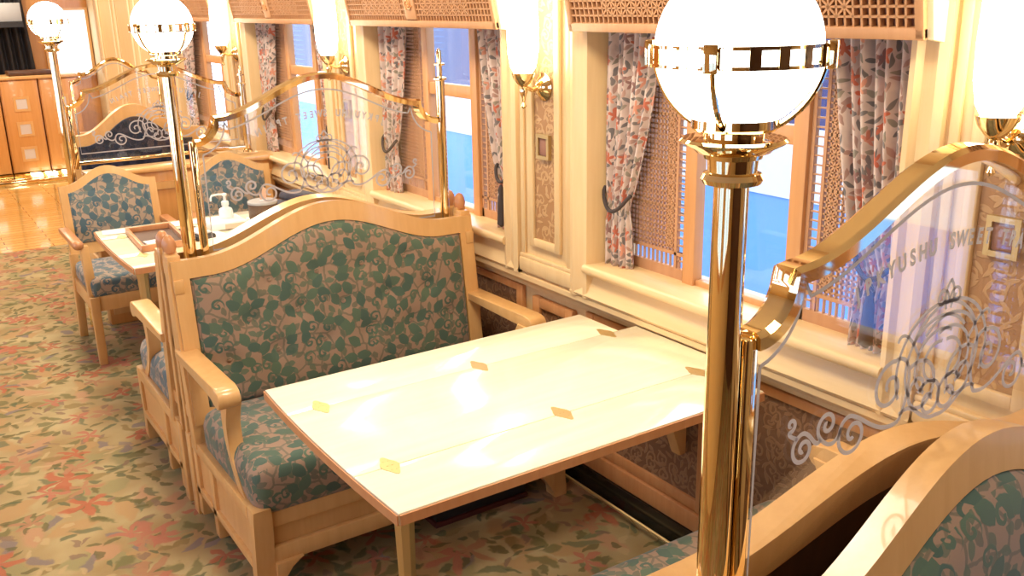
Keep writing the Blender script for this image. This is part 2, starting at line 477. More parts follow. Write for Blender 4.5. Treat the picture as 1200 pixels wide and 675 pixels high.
# long mouldings below the windows and at the foot
b = MB()
prof = [(1.90, .66), (1.882, .665), (1.876, .685), (1.858, .69), (1.846, .705), (1.846, .722), (1.90, .735)]
b.prism([(p[0], p[1]) for p in prof], 'xz', Y0+.01, WEND-.01)
struct(b.build('trim_1', M['wallh']), 'wood moulding rail along the wall below the windows')
b = MB().box(1.872, 1.90, Y0+.01, WEND-.01, 0.085, 0.15, .006)
struct(b.build('baseboard_right', M['maple_end']), 'wood base rail of the window wall')
b = MB().box(1.865, 1.90, Y0+.01, WEND-.01, 0.0, 0.085)
struct(b.build('trim_2', M['black']), 'black glossy kick strip at the foot of the wall')
fr = MB()
fr.tube([(1.835, 1.5, .028), (1.835, 5.2, .028)], .006, 8)
for y in (1.6, 1.9, 2.9, 4.0, 5.0): fr.box(1.83, 1.866, y-.008, y+.008, .02, .036)
tag(fr.build('heater_rail', M['oldbrass']), 'thin brass rail low along the wall by the carpet edge', 'rail')

# wainscot stiles and damask panels
wd = MB(); ws = MB()
yy = []
for c in WC:
    for a, e in ((c-.60, c-.03), (c+.03, c+.60)):
        wd.box(1.892, 1.8995, a+.02, e-.02, .16, .655)
        ws.box(1.880, 1.90, a-.012, a+.03, .15, .66, .005); ws.box(1.880, 1.90, e-.03, e+.012, .15, .66, .005)
        ws.box(1.8825, 1.899, a+.028, e-.028, .151, .19, .005); ws.box(1.8825, 1.899, a+.028, e-.028, .63, .659, .005)
    p = c+PITCH/2
    wd.box(1.888, 1.8995, p-.085, p+.085, .2, .60)
    for s in (-1, 1): ws.box(1.876, 1.90, p+s*.10-.022, p+s*.10+.022, .17, .64, .005)
    ws.box(1.8775, 1.899, p-.08, p+.08, .171, .20, .005); ws.box(1.8775, 1.899, p-.08, p+.08, .60, .639, .005)
struct(wd.build('trim_3', M['damask_dark']), 'brown damask wainscot panels')
struct(ws.build('trim_4', M['maple_end']), 'wood stiles framing the wainscot panels')

# damask strips between windows, with raised frames and base boards
dm = MB(); df = MB()
PIL = [c+PITCH/2 for c in [WC[0]-PITCH]+WC]
for p in PIL:
    dm.box(XW-.004, XW, p-.062, p+.062, .872, 1.75)
    for s in (-1, 1):
        df.box(XW-.016, XW, p+s*.078-.016, p+s*.078+.016, .84, 1.78, .006)
        df.box(XW-.010, XW, p+s*.135-.012, p+s*.135+.012, .80, 2.2, .004)
    df.box(XW-.0155, XW-.0005, p-.064, p+.064, .841, .872, .006)
    df.box(XW-.0165, XW+.001, p-.155, p+.155, .736, .788, .006)
    df.box(XW-.0125, XW+.001, p-.155, p+.155, .787, .803, .004)
struct(dm.build('trim_5', M['damask']), 'tan damask panels between the windows')
struct(df.build('trim_6', M['wall']), 'raised wood frames around the damask panels')

# far cream panels past the last window
b = MB()
for y in (7.75, 8.5, 9.2):
    b.box(XW-.012, XW, y, y+.03, .8, 2.2, .004); b.box(XW-.012, XW, y+.55, y+.58, .8, 2.2, .004)
struct(b.build('trim_7', M['cream']), 'cream wall panel battens near the far end')

# ------------------------------------------------------------------ windows
def lattice(y0, y1, z0, z1, x, stile_side):
    """pierced wooden screen between y0 and y1: ladder border, square grid, star columns"""
    b = MB(); d = .007; t = .0045
    w = .02
    # outer frame, solid bottom board
    b.box(x-d, x+d, y0, y0+.012, z0, z1); b.box(x-d, x+d, y1-.012, y1, z0, z1)
    b.box(x-d, x+d, y0, y1, z0, z0+.035); b.box(x-d, x+d, y0, y1, z1-.02, z1)
    gz0, gz1 = z0+.035, z1-.02
    inner0, inner1 = (y0+.045, y1-.012) if stile_side < 0 else (y0+.012, y1-.045)
    e = y0 if stile_side < 0 else y1
    # ladder rungs next to the stile and along the bottom
    n = int((gz1-gz0)/.024)
    lo, hi = (y0+.012, inner0) if stile_side < 0 else (inner1, y1-.012)
    for i in range(1, n): b.box(x-d*.6, x+d*.6, lo, hi, gz0+i*.024-.002, gz0+i*.024+.002)
    bz = gz0+.045
    k = int((y1-y0-.02)/.02)
    for i in range(1, k): b.box(x-d*.6, x+d*.6, y0+.012+i*.02-.002, y0+.012+i*.02+.002, gz0, bz)
    b.box(x-d, x+d, y0, y1, bz-.005, bz+.005)
    vy = inner0 if stile_side < 0 else inner1
    b.box(x-d, x+d, vy-.005, vy+.005, gz0, gz1)
    # square grid
    ny = max(2, round((inner1-inner0)/.0155)); nz = max(2, round((gz1-bz)/.0155))
    dy, dz = (inner1-inner0)/ny, (gz1-bz)/nz
    for i in range(1, ny): b.box(x-d*.7, x+d*.7, inner0+i*dy-t/2, inner0+i*dy+t/2, bz, gz1)
    for j in range(1, nz): 
        th = t*1.9 if j % 9 == 0 else t
        b.box(x-d*.7, x+d*.7, inner0, inner1, bz+j*dz-th/2, bz+j*dz+th/2)
    # star columns (diagonals) on two columns of the grid
    for cy in (inner0+dy*2, inner1-dy*2):
        for j in range(1, nz-1, 2):
            cz = bz+(j+1)*dz
            for a in (-1, 1): b.bar((x, cy-dy, cz-a*dz), (x, cy+dy, cz+a*dz), .005, .009, up=(1, 0, 0))
    return b

def make_window(k, c):
    root = bpy.data.objects.new('window_%d' % k, None); COL.objects.link(root)
    root.location = (0, c, 0)
    struct(root, 'window with wood casing, pierced screens and a clear centre pane')
    h = HO; i = HI
    b = MB()   # splayed casing: jambs and head
    for s in (-1, 1):
        pts = [(1.842, s*h), (1.836, s*(h-.02)), (1.842, s*(h-.03)), (1.850, s*(i+.04)), (1.838, s*(i+.028)), (1.842, s*(i+.012)), (1.90, s*i), (2.05, s*i), (2.05, s*h)]
        b.prism([(x, y) for x, y in pts], 'xy', .725, ZT+.04)
    b.box(1.84, 2.05, -h, h, ZT, ZT+.10, .006)
    b.build('casing', M['wall'], root)
    b = MB()   # apron below the sill
    b.prism([(1.90, .725), (1.845, .725), (1.838, .735), (1.846, .748), (1.868, .80), (1.866, .815), (1.90, .815)], 'xz', -h, h)
    b.build('apron', M['wallh'], root)
    b = MB()
    n = 8
    nose = [(1.845-.013*sin(pi*q/n)-.005, .828+.016*cos(pi*q/n)) for q in range(n+1)]
    b.prism(nose+[(2.05, .812), (2.05, .844)], 'xz', -i-.02, i+.02)
    b.build('sill', M['wallh'], root)
    for s in (-1, 1): MB().box(1.945, 1.985, s*.195-.024, s*.195+.024, ZS, ZT, .004).build('stile', M['stile'], root)
    b = MB().box(1.95, 1.985, -.171, .171, 1.305, 1.355, .004)
    b.box(1.955, 1.985, -.171, .171, ZS, ZS+.022, .003)
    b.build('transom', M['stile'], root)
    for s in (-1, 1):
        lo, hi = sorted((s*.219, s*(i)))
        ob = lattice(lo, hi, ZS+.003, ZT, 1.965, -1 if s > 0 else 1).build('lattice_screen', M['lattice'], root)
    b = MB()   # blind slats behind the screens
    for s in (-1, 1):
        lo, hi = sorted((s*.225, s*(i-.002)))
        z = .96
        while z < ZT:
            b.box(2.0, 2.012, lo, hi, z, z+.0045); z += .026
    b.build('blind', M['slat'], root)
    MB().box(2.028, 2.032, -i, i, ZS, ZT).build('pane', M['winglass'], root)
    return root
for k, c in enumerate(WC, 1): make_window(k, c)

# ------------------------------------------------------------------ curtains
WN = ['nearest window behind the glass divider', 'big window beside the pale table', 'second window, behind the leafy sofa', 'third window along', 'farthest window']
def make_curtain(c, s, label, seed):
    """s=+1 hangs on the far jamb, s=-1 on the near jamb"""
    r = random.Random(seed); ph = r.random()*6
    root = thing('curtain', label, 'curtain', (1.915, c+s*(HI-.005), ZS+.002), 0, 'floral curtains at the windows')
    top, tie, bot = .235, .105, .120
    HT = 1.66-ZS; zt = .20
    def width(z):
        if z > zt:
            u = (z-zt)/(HT-zt); return tie+(top-tie)*(1-(1-min(1, u*1.0))**1.6) if s > 0 else tie+(top-tie)*(u**.55)
        u = z/zt; return bot+(tie-bot)*u**2
    n = 6.5
    def fn(u, v):
        z = v*HT; w = width(z)
        amp = .021*(.55+.45*min(1, w/top))*(.6 if abs(z-zt) < .03 else 1)
        pl = sin(2*pi*n*u+ph+.5*sin(5*z+ph))+.35*sin(2*pi*n*.5*u+2*ph)
        return (-amp*pl*.8, -s*(u*w), z)
    o = MB().grid(fn, 92, 44).build('drape', M['curtain'], root, ang=80)
    uvl = o.data.uv_layers['UVMap'].data
    for lp in o.data.loops:
        iv = lp.vertex_index; uvl[lp.index].uv = ((iv//44)/91*.55+seed*.37, (iv % 44)/43*HT)
    so = o.modifiers.new('thick', 'SOLIDIFY'); so.thickness = .003; so.offset = 0
    # tie-back cord drooping around the gathered cloth
    pts = []
    for q in range(25):
        a = q/24
        y = -s*(-.004+a*(tie+.022))
        z = zt+.055*(1-a)-.062*sin(pi*a)**.8+.045*a
        pts.append((-.006-.030*sin(pi*a)**.5, y, z))
    MB().tube(pts, .0065, 8).build('tieback', M['cord'], root)
    if s < 0:   # tassel
        MB().lathe([(.004, -.16), (.017, -.15), (.013, -.05), (.009, -.035), (.012, -.02), (.004, 0)], (-.04, -s*.05, zt-.02), 12).build('tassel', M['cord'], root)
    return root
for k, c in enumerate(WC):
    make_curtain(c, 1, 'floral curtain tied back at the far side of the '+WN[k], 10+k)
    make_curtain(c, -1, 'floral curtain gathered at the near side of the '+WN[k], 30+k)

# ------------------------------------------------------------------ pelmets
def make_pelmet(c, label):
    L = .60; hgt = .30
    root = thing('pelmet', label, 'pelmet', (1.80, c-.02, 1.585), 0, 'fretwork pelmets over the windows')
    tilt = Matrix.Rotation(-math.radians(11), 4, 'Y')
    b = MB()
    b.box(-.012, .012, -L, L, 0, .026, .004); b.box(-.012, .012, -L, L, hgt-.02, hgt, .004)
    for s in (-1, 1): b.box(-.012, .012, s*(L-.011)-.011, s*(L-.011)+.011, 0, hgt, .003)
    b.xf(tilt).build('frame', M['lattice'], root)
    MB().box(.011, .013, -L+.01, L-.01, .02, hgt-.01).xf(tilt).build('backing', M['back'], root)
    b = MB(); p = .0215; z0, z1 = .026, hgt-.02
    ny = round((2*L-.044)/p); dy = (2*L-.044)/ny; nz = round((z1-z0)/p); dz = (z1-z0)/nz
    for i in range(1, ny):
        y = -L+.022+i*dy; b.box(-.008, .008, y-.0025, y+.0025, z0, z1)
    for j in range(1, nz): b.box(-.008, .008, -L+.022, L-.022, z0+j*dz-.0025, z0+j*dz+.0025)
    for i in range(1, ny-1, 2):
        y = -L+.022+(i+1)*dy
        if (.10 < abs(y) < .42):
            for j in range(1, min(nz-1, 6), 2):
                z = z0+(j+1)*dz
                for a in (-1, 1): b.bar((-.002, y-dy, z-a*dz), (-.002, y+dy, z+a*dz), .005, .012, up=(1, 0, 0))
    b.xf(tilt).build('fretwork', M['lattice'], root)
    b = MB().box(-.014, .008, -.045, .045, .03, .15, .004)
    b.xf(tilt).build('boss', M['lattice'], root)
    b = MB()
    for q in range(3):
        pts = [(-.016, .026*sin(a*.5+q*2.1)*a/9, .09+.026*cos(a*.5+q*2.1)*a/9) for a in [i*.6 for i in range(16)]]
        b.tube(pts, .004, 6)
    b.xf(tilt).build('carving', M['stile'], root)
    for s in (-1, 1):
        MB().prism([(.0, .0), (.038, -.006), (.062, hgt), (-.058, hgt)], 'xz', s*(L+.007)-.007, s*(L+.007)+.007).build('end_bracket', M['cream'], root)  # cream puts the sconce light on the end faces into their colour
    return root
PN = ['above the big window beside the pale table', 'above the second window along', 'above the third window along', 'above the farthest window']
for k in range(1, 5): make_pelmet(WC[k], 'fretwork wooden pelmet with end brackets coloured as if sconce-lit, '+PN[k-1])
make_pelmet(WC[0], 'fretwork wooden pelmet at the right edge, above the nearest window')

# ------------------------------------------------------------------ sconces and switch plates
def make_sconce():
    root = thing('wall_sconce', 'x', 'wall lamp', (XW-.004, 0, 1.40), 0, 'lit sconces between the windows')
    MB().lathe([(.004, 0), (.042, .0), (.046, .006), (.034, .014), (.030, .02), (.012, .03), (.004, .032)], (0, 0, 0), 24,
               Matrix.Rotation(-pi/2, 4, 'Y')).build('back_plate', M['brass'], root)
    b = MB().tube([(-.02, 0, 0), (-.05, 0, -.008), (-.08, 0, .004), (-.085, 0, .03)], .008, 10)
    b.lathe([(.004, -.085), (.010, -.078), (.004, -.066), (.007, -.05), (.014, -.03), (.010, -.015), (.022, -.005), (.034, .012), (.040, .03), (.026, .032)], (-.085, 0, .02), 20)
    b.build('bracket', M['brass'], root)
    MB().lathe([(.030, .035), (.042, .055), (.050, .10), (.052, .17), (.050, .24), (.046, .30), (.052, .36), (.046, .362)], (-.085, 0, .015), 28).build('shade', M['sconceglow'], root)
    return root
SN = ['glowing tulip wall lamp at the right edge, nearest the camera', 'glowing tulip wall lamp above the brass switch left of the big window',
      'glowing tulip wall lamp between the second and third windows', 'glowing tulip wall lamp beyond the third window', 'glowing tulip wall lamp past the farthest window']
sc0 = make_sconce()
for i, p in enumerate(PIL[1:6]):
    o = sc0 if i == 0 else copy_tree(sc0)
    o.location.y = p; o['label'] = SN[i]
tp = copy_tree(sc0); tp.location.y = PIL[0]; tp['label'] = 'glowing tulip wall lamp behind the camera on the window wall'

def make_switch():
    root = thing('wall_switch', 'x', 'switch', (XW-.004, 0, 1.20), 0, 'brass framed wall switches')
    o = [(-.036, -.042), (.036, -.042), (.036, .042), (-.036, .042)]; i = [(-.024, -.030), (.024, -.030), (.024, .030), (-.024, .030)]
    MB().ring_prism(o, i, -.014, 0, 'yz').build('frame', M['oldbrass'], root)
    MB().box(-.008, 0, -.024, .024, -.030, .030, .002).build('rocker', M['back'], root)
    return root
sw0 = make_switch()
for i, (p, l) in enumerate(((PIL[2], 'square brass framed switch on the damask strip left of the big window'),
                           (PIL[1], 'square brass framed switch on the strip at the right edge'),
                           (PIL[3], 'square brass framed switch on the strip between second and third windows'))):
    o = sw0 if i == 0 else copy_tree(sw0); o.location.y = p; o['label'] = l

# ------------------------------------------------------------------ sofas
def bell(t, e=.82):
    t = abs(t)
    return .5*(1+cos(pi*t/e)) if t < e else 0
def back_top(x, hw, ze, zp): return ze+(zp-ze)*bell(x/hw)

def loop_arch(hw, z0, ze, zp, n=40, hwref=None):
    hr = hwref or hw
    top = [(hw-2*hw*q/n, back_top(hw-2*hw*q/n, hr, ze, zp)) for q in range(n+1)]
    return [(-hw, z0), (hw, z0)]+top     # bottom left, bottom right, then top right..left

def make_sofa(label, fab, loc, rz, seatfab=None, zp=1.03, sc=(1, 1, 1), al=0.0, fin=True):
    """local: sitter faces -y, back plane near y=0, floor z=0"""
    root = thing('sofa', label, 'sofa', loc, rz, 'leaf-patterned train sofas'); root.scale = sc
    hw = .555; lean = Matrix.Translation((0, -.03, .40)) @ Matrix.Rotation(-math.radians(8), 4, 'X') @ Matrix.Translation((0, .0, -.40))
    lean = Matrix.Translation((0, -.085, .36)) @ Matrix.Rotation(-math.radians(7), 4, 'X') @ Matrix.Translation((0, 0, -.36))
    wood = M['maple']
    # back frame
    ou = loop_arch(hw, .36, .905, zp); inn = loop_arch(hw-.052, .41, .845, zp-.068, hwref=hw-.03)
    b = MB().ring_prism(ou, inn, -.025, .025)
    es = [e for e in b.bm.edges if e.is_manifold and e.calc_face_angle(0) > 1.0]
    bmesh.ops.bevel(b.bm, geom=es, offset=.005, segments=2, affect='EDGES')
    b.xf(lean).build('back_frame', wood, root, ang=40)
    MB().prism(loop_arch(hw-.04, .40, .86, zp-.055, hwref=hw-.02), 'xz', .006, .018).xf(lean).build('back_board', M['darkwood'], root)
    # tufted cushion
    buttons = []
    for r_, zz in enumerate((.56, .68, .80)):
        for q in range(6):
            x = -.42+q*.168+(0.084 if r_ % 2 else 0)
            if abs(x) < .47 and zz < back_top(x, hw, .845, zp-.068)-.06: buttons.append((x, zz))
    ci = hw-.048
    def fn(side):
        def g(u, v):
            x = -ci+2*ci*u; zt = back_top(x, hw-.03, .848, zp-.064); z = .40+(zt-.40)*v
            e = (1-abs(2*u-1)**10)*(1-abs(2*v-1)**10)
            if side: return (x, .004, z)
            y = -.008-.048*max(0, e)**.5
            for bx, bz in buttons: y += .016*math.exp(-((x-bx)**2+(z-bz)**2)/.0009)
            return (x, y, z)
        return g
    b = MB().grid(fn(0), 72, 40).grid(fn(1), 72, 40)
    # close the rim
    bmesh.ops.remove_doubles(b.bm, verts=b.bm.verts[:], dist=.0005)
    bmesh.ops.holes_fill(b.bm, edges=b.bm.edges[:], sides=0)
    b.xf(lean).build('back_cushion', fab, root, ang=60)
    bt = None
    for bx, bz in buttons:
        if bt is None: bt = o_ = MB().sphere((0, 0, 0), .009, 10, (1, .5, 1)).build('button', fab, root)
        else: o_ = bt.copy(); COL.objects.link(o_); o_.parent = root
        o_.location = lean @ Vector((bx, -.042, bz))
    # seat cushion
    def seat(u, v):
        pass
    b = MB().box(-hw+.012, hw-.012, -.655, -.11, .265, .425, .05, 5)
    for v in b.bm.verts:
        if v.co.z > .41: v.co.z += .018*max(0, 1-(v.co.x/(hw))**4)*max(0, 1-((v.co.y+.38)/.27)**4)
    b.build('seat_cushion', seatfab or fab, root, ang=60)
    # seat frame: front apron with a groove
    b = MB()
    b.box(-hw+.03, hw-.03, -.635, -.60, .225, .275, .004)
    b.box(-hw+.03, hw-.03, -.618, -.60, .15, .225)
    b.box(-hw+.03, hw-.03, -.635, -.60, .105, .16, .004)
    b.build('front_apron', wood, root)
    MB().box(-hw+.02, hw-.02, -.60, -.10, .22, .262).build('seat_board', M['darkwood'], root)
    for s in (-1, 1):
        b = MB()
        xs = sorted((s*(hw+.005), s*(hw-.035))); xp = sorted((s*(hw-.006), s*(hw-.026)))
        b.box(xs[0], xs[1], -.60, -.03, .255, .30, .004)
        b.box(xs[0], xs[1], -.60, -.03, .095, .125, .004)
        b.box(xp[0], xp[1], -.60, -.03, .12, .26)
        for y in (-.24, -.06): b.box(xs[0], xs[1], y-.02, y+.02, .02, .26, .004)
        b.build('side_panel', wood, root)
        # post at the end of the back
        b = MB().box(xs[0]-.004, xs[1]+.004, -.03, .022, 0.0, .30, .005)
        bb = MB()
        pts = [(-.110, .28), (-.062, .28), (-.025, .60), (.022, .905), (-.032, .905), (-.072, .60)]
        b.prism([(p[0], p[1]) for p in pts], 'yz', xs[0]-.004, xs[1]+.004, .004)
        b.box(xs[0], xs[1], .0, .030, .28, .93, .004)
        for z in (.36, .585, .80): b.box(xs[0]+.004, xs[1]-.004, -.06, .03, z, z+.045, .003)
        b.box(xs[0]-.002, xs[1]+.002, -.03, .034, .85, .92, .006)
        b.build('post', wood, root)
        xc = (xs[0]+xs[1])/2
        if fin: MB().lathe([(.010, .918), (.019, .925), (.023, .945), (.019, .965), (.011, .978), (.003, .982)], (xc, .012, 0), 16).build('finial', M['finial'], root)
        # arm with a rolled front end, curved arm support
        b = MB()
        arm = [(-.04, .590), (-.55, .578)]
        roll = [(-.475-al+.030*cos(a), .590+.030*sin(a)) for a in [math.radians(q) for q in range(-60, -275, -18)]]
        arm = [(-.04, .615), (-.04, .585), (-.42-al, .585), (-.450-al, .574)]+roll[1:]
        arm = [p for p in arm]
        arm += [(-.455-al, .621)]
        x0, x1 = sorted((s*(hw+.022), s*(hw-.045)))
        b.prism(arm, 'yz', x0, x1, .005)
        b.build('arm', wood, root)
        b = MB()
        fr_, bk = [], []
        for q in range(15):
            u = q/14; z = .585-u*.325
            y = -.455-al+.055*sin(pi*u)-(.125-al)*u**2
            w = .045+.016*cos(2*pi*u)
            fr_.append((y-w/2, z)); bk.append((y+w/2, z))
        b.prism(fr_+bk[::-1], 'yz', s*(hw-.03)-.022, s*(hw-.03)+.022, .005)
        b.build('arm_support', wood, root)
        # legs
        b = MB(); f1, f2 = [], []
        for q in range(11):
            u = q/10; z = .30-u*.30
            y = -.625-.012*sin(pi*u)+.030*u-.03*max(0, u-.75)*4*.8
            w = .06-.022*sin(pi*min(1, u*.9))
            f1.append((y-w/2, z)); f2.append((y+w/2, z))
        b.prism(f1+f2[::-1], 'yz', s*(hw-.025)-.028, s*(hw-.025)+.028, .006)
        xk = s*(hw-.053)
        b.prism([(xk, .112), (xk-s*.085, .112), (xk-s*.045, .09), (xk-s*.018, .05), (xk-s*.004, .02), (xk, .02)], 'xz', -.650, -.612, .003)
        b.build('leg', wood, root)
    return root

XS = 1.235
sofas = [
 make_sofa('green leaf-patterned sofa facing the pale table, under the far etched divider', M['fabric'], (XS, 3.055, 0), 0),
 make_sofa('blue leaf-patterned sofa back to back behind the green sofa, facing away', M['fabric_blue'], (XS, 3.155, 0), pi),
 make_sofa('green leaf-patterned sofa at lower right whose seat faces the table and turns its back', M['fabric'], (1.275, .818, 0), pi, zp=.992, sc=(.97, 1.04, 1), al=.035, fin=False),
 make_sofa('closest sofa, cut by the bottom right corner, its green backrest facing the camera', M['fabric'], (1.28, .697, 0), 0, zp=1.06, sc=(.96, 1, 1), fin=False),
]

# ------------------------------------------------------------------ tables
def make_table(label, y, hinges=True, xo=0):
    root = thing('dining_table', label, 'table', (0, y, 0), 0)
    z0, z1 = .672, .70
    HY, LY = .195, .39
    # centre board reaches the wall, two flaps with softly bowed aisle ends
    def bow(yy): return .722-.012*(1-(yy/.39)**2)
    def outline(ya, yb, xe):
        n = 8
        left = [(bow(ya+(yb-ya)*q/n), ya+(yb-ya)*q/n) for q in range(n+1)]
        return [(xe, yb), (xe, ya)][::-1]+left[::-1]
    t0 = MB().prism(outline(-HY+.0006, HY-.0006, 1.845), 'xy', z0, z1, .003)
    o = t0.build('table_top', M['table'], root)
    for s in (-1, 1):
        a, c = sorted((s*HY, s*LY))
        xe = 1.775
        pl = outline(a+.0006, c-.0006, xe)
        o2 = MB().prism(pl, 'xy', z0, z1, .004).build('flap', M['table'], root)
    # darker lipping around the edge
    b = MB()
    for s in (-1, 1): b.box(.724, 1.775, s*(LY+.002)-.002, s*(LY+.002)+.002, z0+.001, z1-.004)
    pts = [(bow(-LY+2*LY*q/16)-.0015, -LY+2*LY*q/16) for q in range(17)]
    pts2 = [(x-.003, yy) for x, yy in pts]
    b.prism(pts+pts2[::-1], 'xy', z0+.001, z1-.004)
    b.build('edge_lipping', M['edge'], root)
    for s in (-1, 1):
        for hx in (.80, 1.272, 1.728):
            b = MB()
            ol = []
            for q in range(32):
                a = 2*pi*q/32
                r = 1+.12*cos(4*a)
                ol.append((hx+.019*cos(a)*r, s*HY+.044*sin(a)*r*(.9)))
            b.prism(ol, 'xy', z1-.001, z1+.0012)
            for yy in (-.022, 0, .022):
                for xx in (-.006, .006): b.lathe([(.0022, 0), (.0018, .0008)], (hx+xx, s*HY+yy, z1+.001), 8)
            b.build('hinge', M['oldbrass'], root)
    # legs at the aisle end and wall bracket
    b = MB().lathe([(.020, 0), (.020, .02), (.014, .03), (.016, .35), (.022, .64), (.026, .66), (.026, .672)], (.762, -.33, 0), 8)
    b.build('leg', M['oldbrass'], root)
    MB().box(.80, 1.845, -.03, .03, .63, .672, .004).box(.775, .80, -.29, .29, .645, .672, .004).build('rail', M['maple'], root)
    MB().prism([(1.87, .63), (1.60, .63), (1.66, .56), (1.80, .48), (1.845, .34), (1.87, .34)], 'xz', -.02, .02, .004).build('wall_bracket', M['maple'], root)
    return root
make_table('pale maple folding table with six brass hinges in front of the green sofa', 1.925)
make_table('pale maple table set with tray and pump bottle behind the green sofa', 4.20)

# dark heater box under the sofa
tag(MB().box(1.30, 1.66, 2.475, 2.66, .018, .088, .006).build('heater_box', M['blackm']), 'low black box on the carpet under the green sofa', 'box')
hb = bpy.data.objects['heater_box']
MB().box(1.295, 1.665, 2.47, 2.665, .0, .018, .003).build('plinth', M['rubber'], hb)

# ------------------------------------------------------------------ lamp posts
def make_lamp(label, loc):
    root = thing('lamp_post', label, 'lamp', loc, 0, 'brass globe lamps on aisle posts')
    MB().lathe([(.023, 0), (.023, .012), (.0215, .02), (.021, .03), (.0212, .9), (.0200, 1.478)], n=24).build('pole', M['brass'], root)
    b = MB().lathe([(.020, 1.470), (.033, 1.474), (.036, 1.480), (.033, 1.486), (.028, 1.488), (.029, 1.502), (.033, 1.503), (.034, 1.508), (.042, 1.510),
                    (.046, 1.514), (.058, 1.520), (.061, 1.523), (.058, 1.526), (.034, 1.527), (.034, 1.534), (.046, 1.535), (.0485, 1.538), (.0485, 1.558), (.046, 1.560), (.044, 1.556), (.03, 1.54)], n=40)
    b.build('collar', M['brass'], root)
    MB().sphere((0, 0, 1.625), .0915, 40).build('globe', M['globe'], root)
    b = MB()
    n = 40
    for r0, r1, z0, z1 in ((.0935, .0975, 1.606, 1.610), (.0935, .0975, 1.626, 1.630)):
        b.lathe([(r0, z0), (r1, z0), (r1, z1), (r0, z1), (r0, z0)], n=n)
    for q in range(20):
        a = 2*pi*q/20; Mx = Matrix.Rotation(a, 4, 'Z')
        b.box(.0935, .0975, -.006, .006, 1.608, 1.628, M=Mx)
    for q in range(4):
        a = 2*pi*q/4+.5; Mx = Matrix.Rotation(a, 4, 'Z')
        b.box(.096, .106, -.008, .008, 1.603, 1.633, .002, M=Mx)
        pts = []
        for k in range(13):
            th = math.radians(-5-58*k/12)
            pts.append((cos(a)*.0965*cos(th), sin(a)*.0965*cos(th), 1.625+.0965*sin(th)))
        b.tube(pts, .0035, 8)
    b.build('cage', M['brass'], root)
    return root
make_lamp('tall brass post with big lit globe in the foreground', (.799, .757, 0))
make_lamp('brass post with lit globe at the left end of the middle etched divider', (.768, 3.105, 0))
make_lamp('farthest brass post with lit globe, by the armchair back', (.782, 5.41, 0))

# ------------------------------------------------------------------ etched glass dividers
PC = 1.265
def frame_path(zl, n=14, off=0.0):
    """left half from stile top to peak, then mirrored; off shrinks it inward (etched border)"""
    L = []
    r = .072
    cx, cz = .822, zl+r+.003
    for q in range(n):
        a = -pi/2+pi/2*q/(n-1)
        L.append((cx+(r+off)*cos(a), cz+(r+off)*sin(a)))
    x1 = cx+r+off; zc = zl+.075
    m = 26
    for q in range(1, m+1):
        u = q/m; x = x1+(PC-x1)*u
        tt = (PC-x)/(PC-(cx+r))
        L.append((x, zc-off*.35+(.115-off*.15)*(.5*(1+cos(pi*min(1, tt))))))
    # border sits lower
    if off: L = [(x, z-off) if i >= n else (x, z-off*.45) for i, (x, z) in enumerate(L)]
    return L+[(2*PC-x, z) for x, z in L[-2::-1]]

def spiral(cx, cz, r, turns, a0, d=1, n=40):
    return [(cx+r*(1-.88*q/n)*cos(a0+d*2*pi*turns*q/n), cz+r*(1-.88*q/n)*sin(a0+d*2*pi*turns*q/n)) for q in range(n+1)]
def scurve(p0, p1, p2, p3, n=20):
    o = []
    for q in range(n+1):
        t = q/n; a, b_, c, d = (1-t)**3, 3*t*(1-t)**2, 3*t*t*(1-t), t**3
        o.append((a*p0[0]+b_*p1[0]+c*p2[0]+d*p3[0], a*p0[1]+b_*p1[1]+c*p2[1]+d*p3[1]))
    return o

def ornament(y, dz, w=.0065):
    b = MB()
    def both(pts, ww=w, taper=False):
        P = [(x, z+dz) for x, z in pts]
        b.ribbon(P, ww, .0006, y, taper=taper)
        b.ribbon([(2*PC-x, z) for x, z in P], ww, .0006, y, taper=taper)
    # central medallion: nested crescents
    for r, a0, a1 in ((.105, 25, 205), (.082, 40, 215), (.058, 60, 240), (.036, 80, 270)):
        both([(PC-.012+r*cos(math.radians(a0+(a1-a0)*q/24)), 1.135+r*.88*sin(math.radians(a0+(a1-a0)*q/24))) for q in range(25)], .0055)
    both(spiral(PC-.055, 1.10, .048, 1.5, 2.2, -1))
    both(spiral(PC-.025, 1.075, .036, 1.4, 2.6, -1))
    both(scurve((PC, 1.045), (PC-.05, 1.04), (PC-.06, 1.09), (PC-.10, 1.07)))
    # crown
    both(spiral(PC-.018, 1.232, .017, 1.3, -.6, 1), .005)
    both(scurve((PC, 1.26), (PC-.010, 1.25), (PC-.014, 1.24), (PC-.006, 1.215)), .005)
    # outer scrolls descending to the side
    both(spiral(1.135, 1.12, .040, 1.4, 1.3, 1))
    both(scurve((1.135+.040*cos(1.3), 1.16), (1.19, 1.165), (1.19, 1.10), (1.165, 1.06)))
    both(spiral(1.055, 1.068, .034, 1.4, 2.6, 1))
    both(scurve((1.026, 1.086), (1.05, 1.13), (1.10, 1.04), (1.165, 1.06)))
    both(spiral(.995, 1.098, .022, 1.35, -2.2, -1))
    both(scurve((.982, 1.080), (1.0, 1.062), (1.02, 1.06), (1.026, 1.086)))
    both(spiral(.945, 1.075, .024, 1.4, 2.2, 1))
    both(scurve((.931, 1.094), (.955, 1.115), (.97, 1.06), (.982, 1.080)))
    both(spiral(.916, 1.118, .010, 1.0, -1.4, 1), .006)
    both(scurve((.931, 1.094), (.915, 1.10), (.908, 1.108), (.918, 1.108)), .006)
    both(scurve((1.20, 1.155), (1.17, 1.20), (1.15, 1.20), (1.145, 1.185)), .005)
    return b

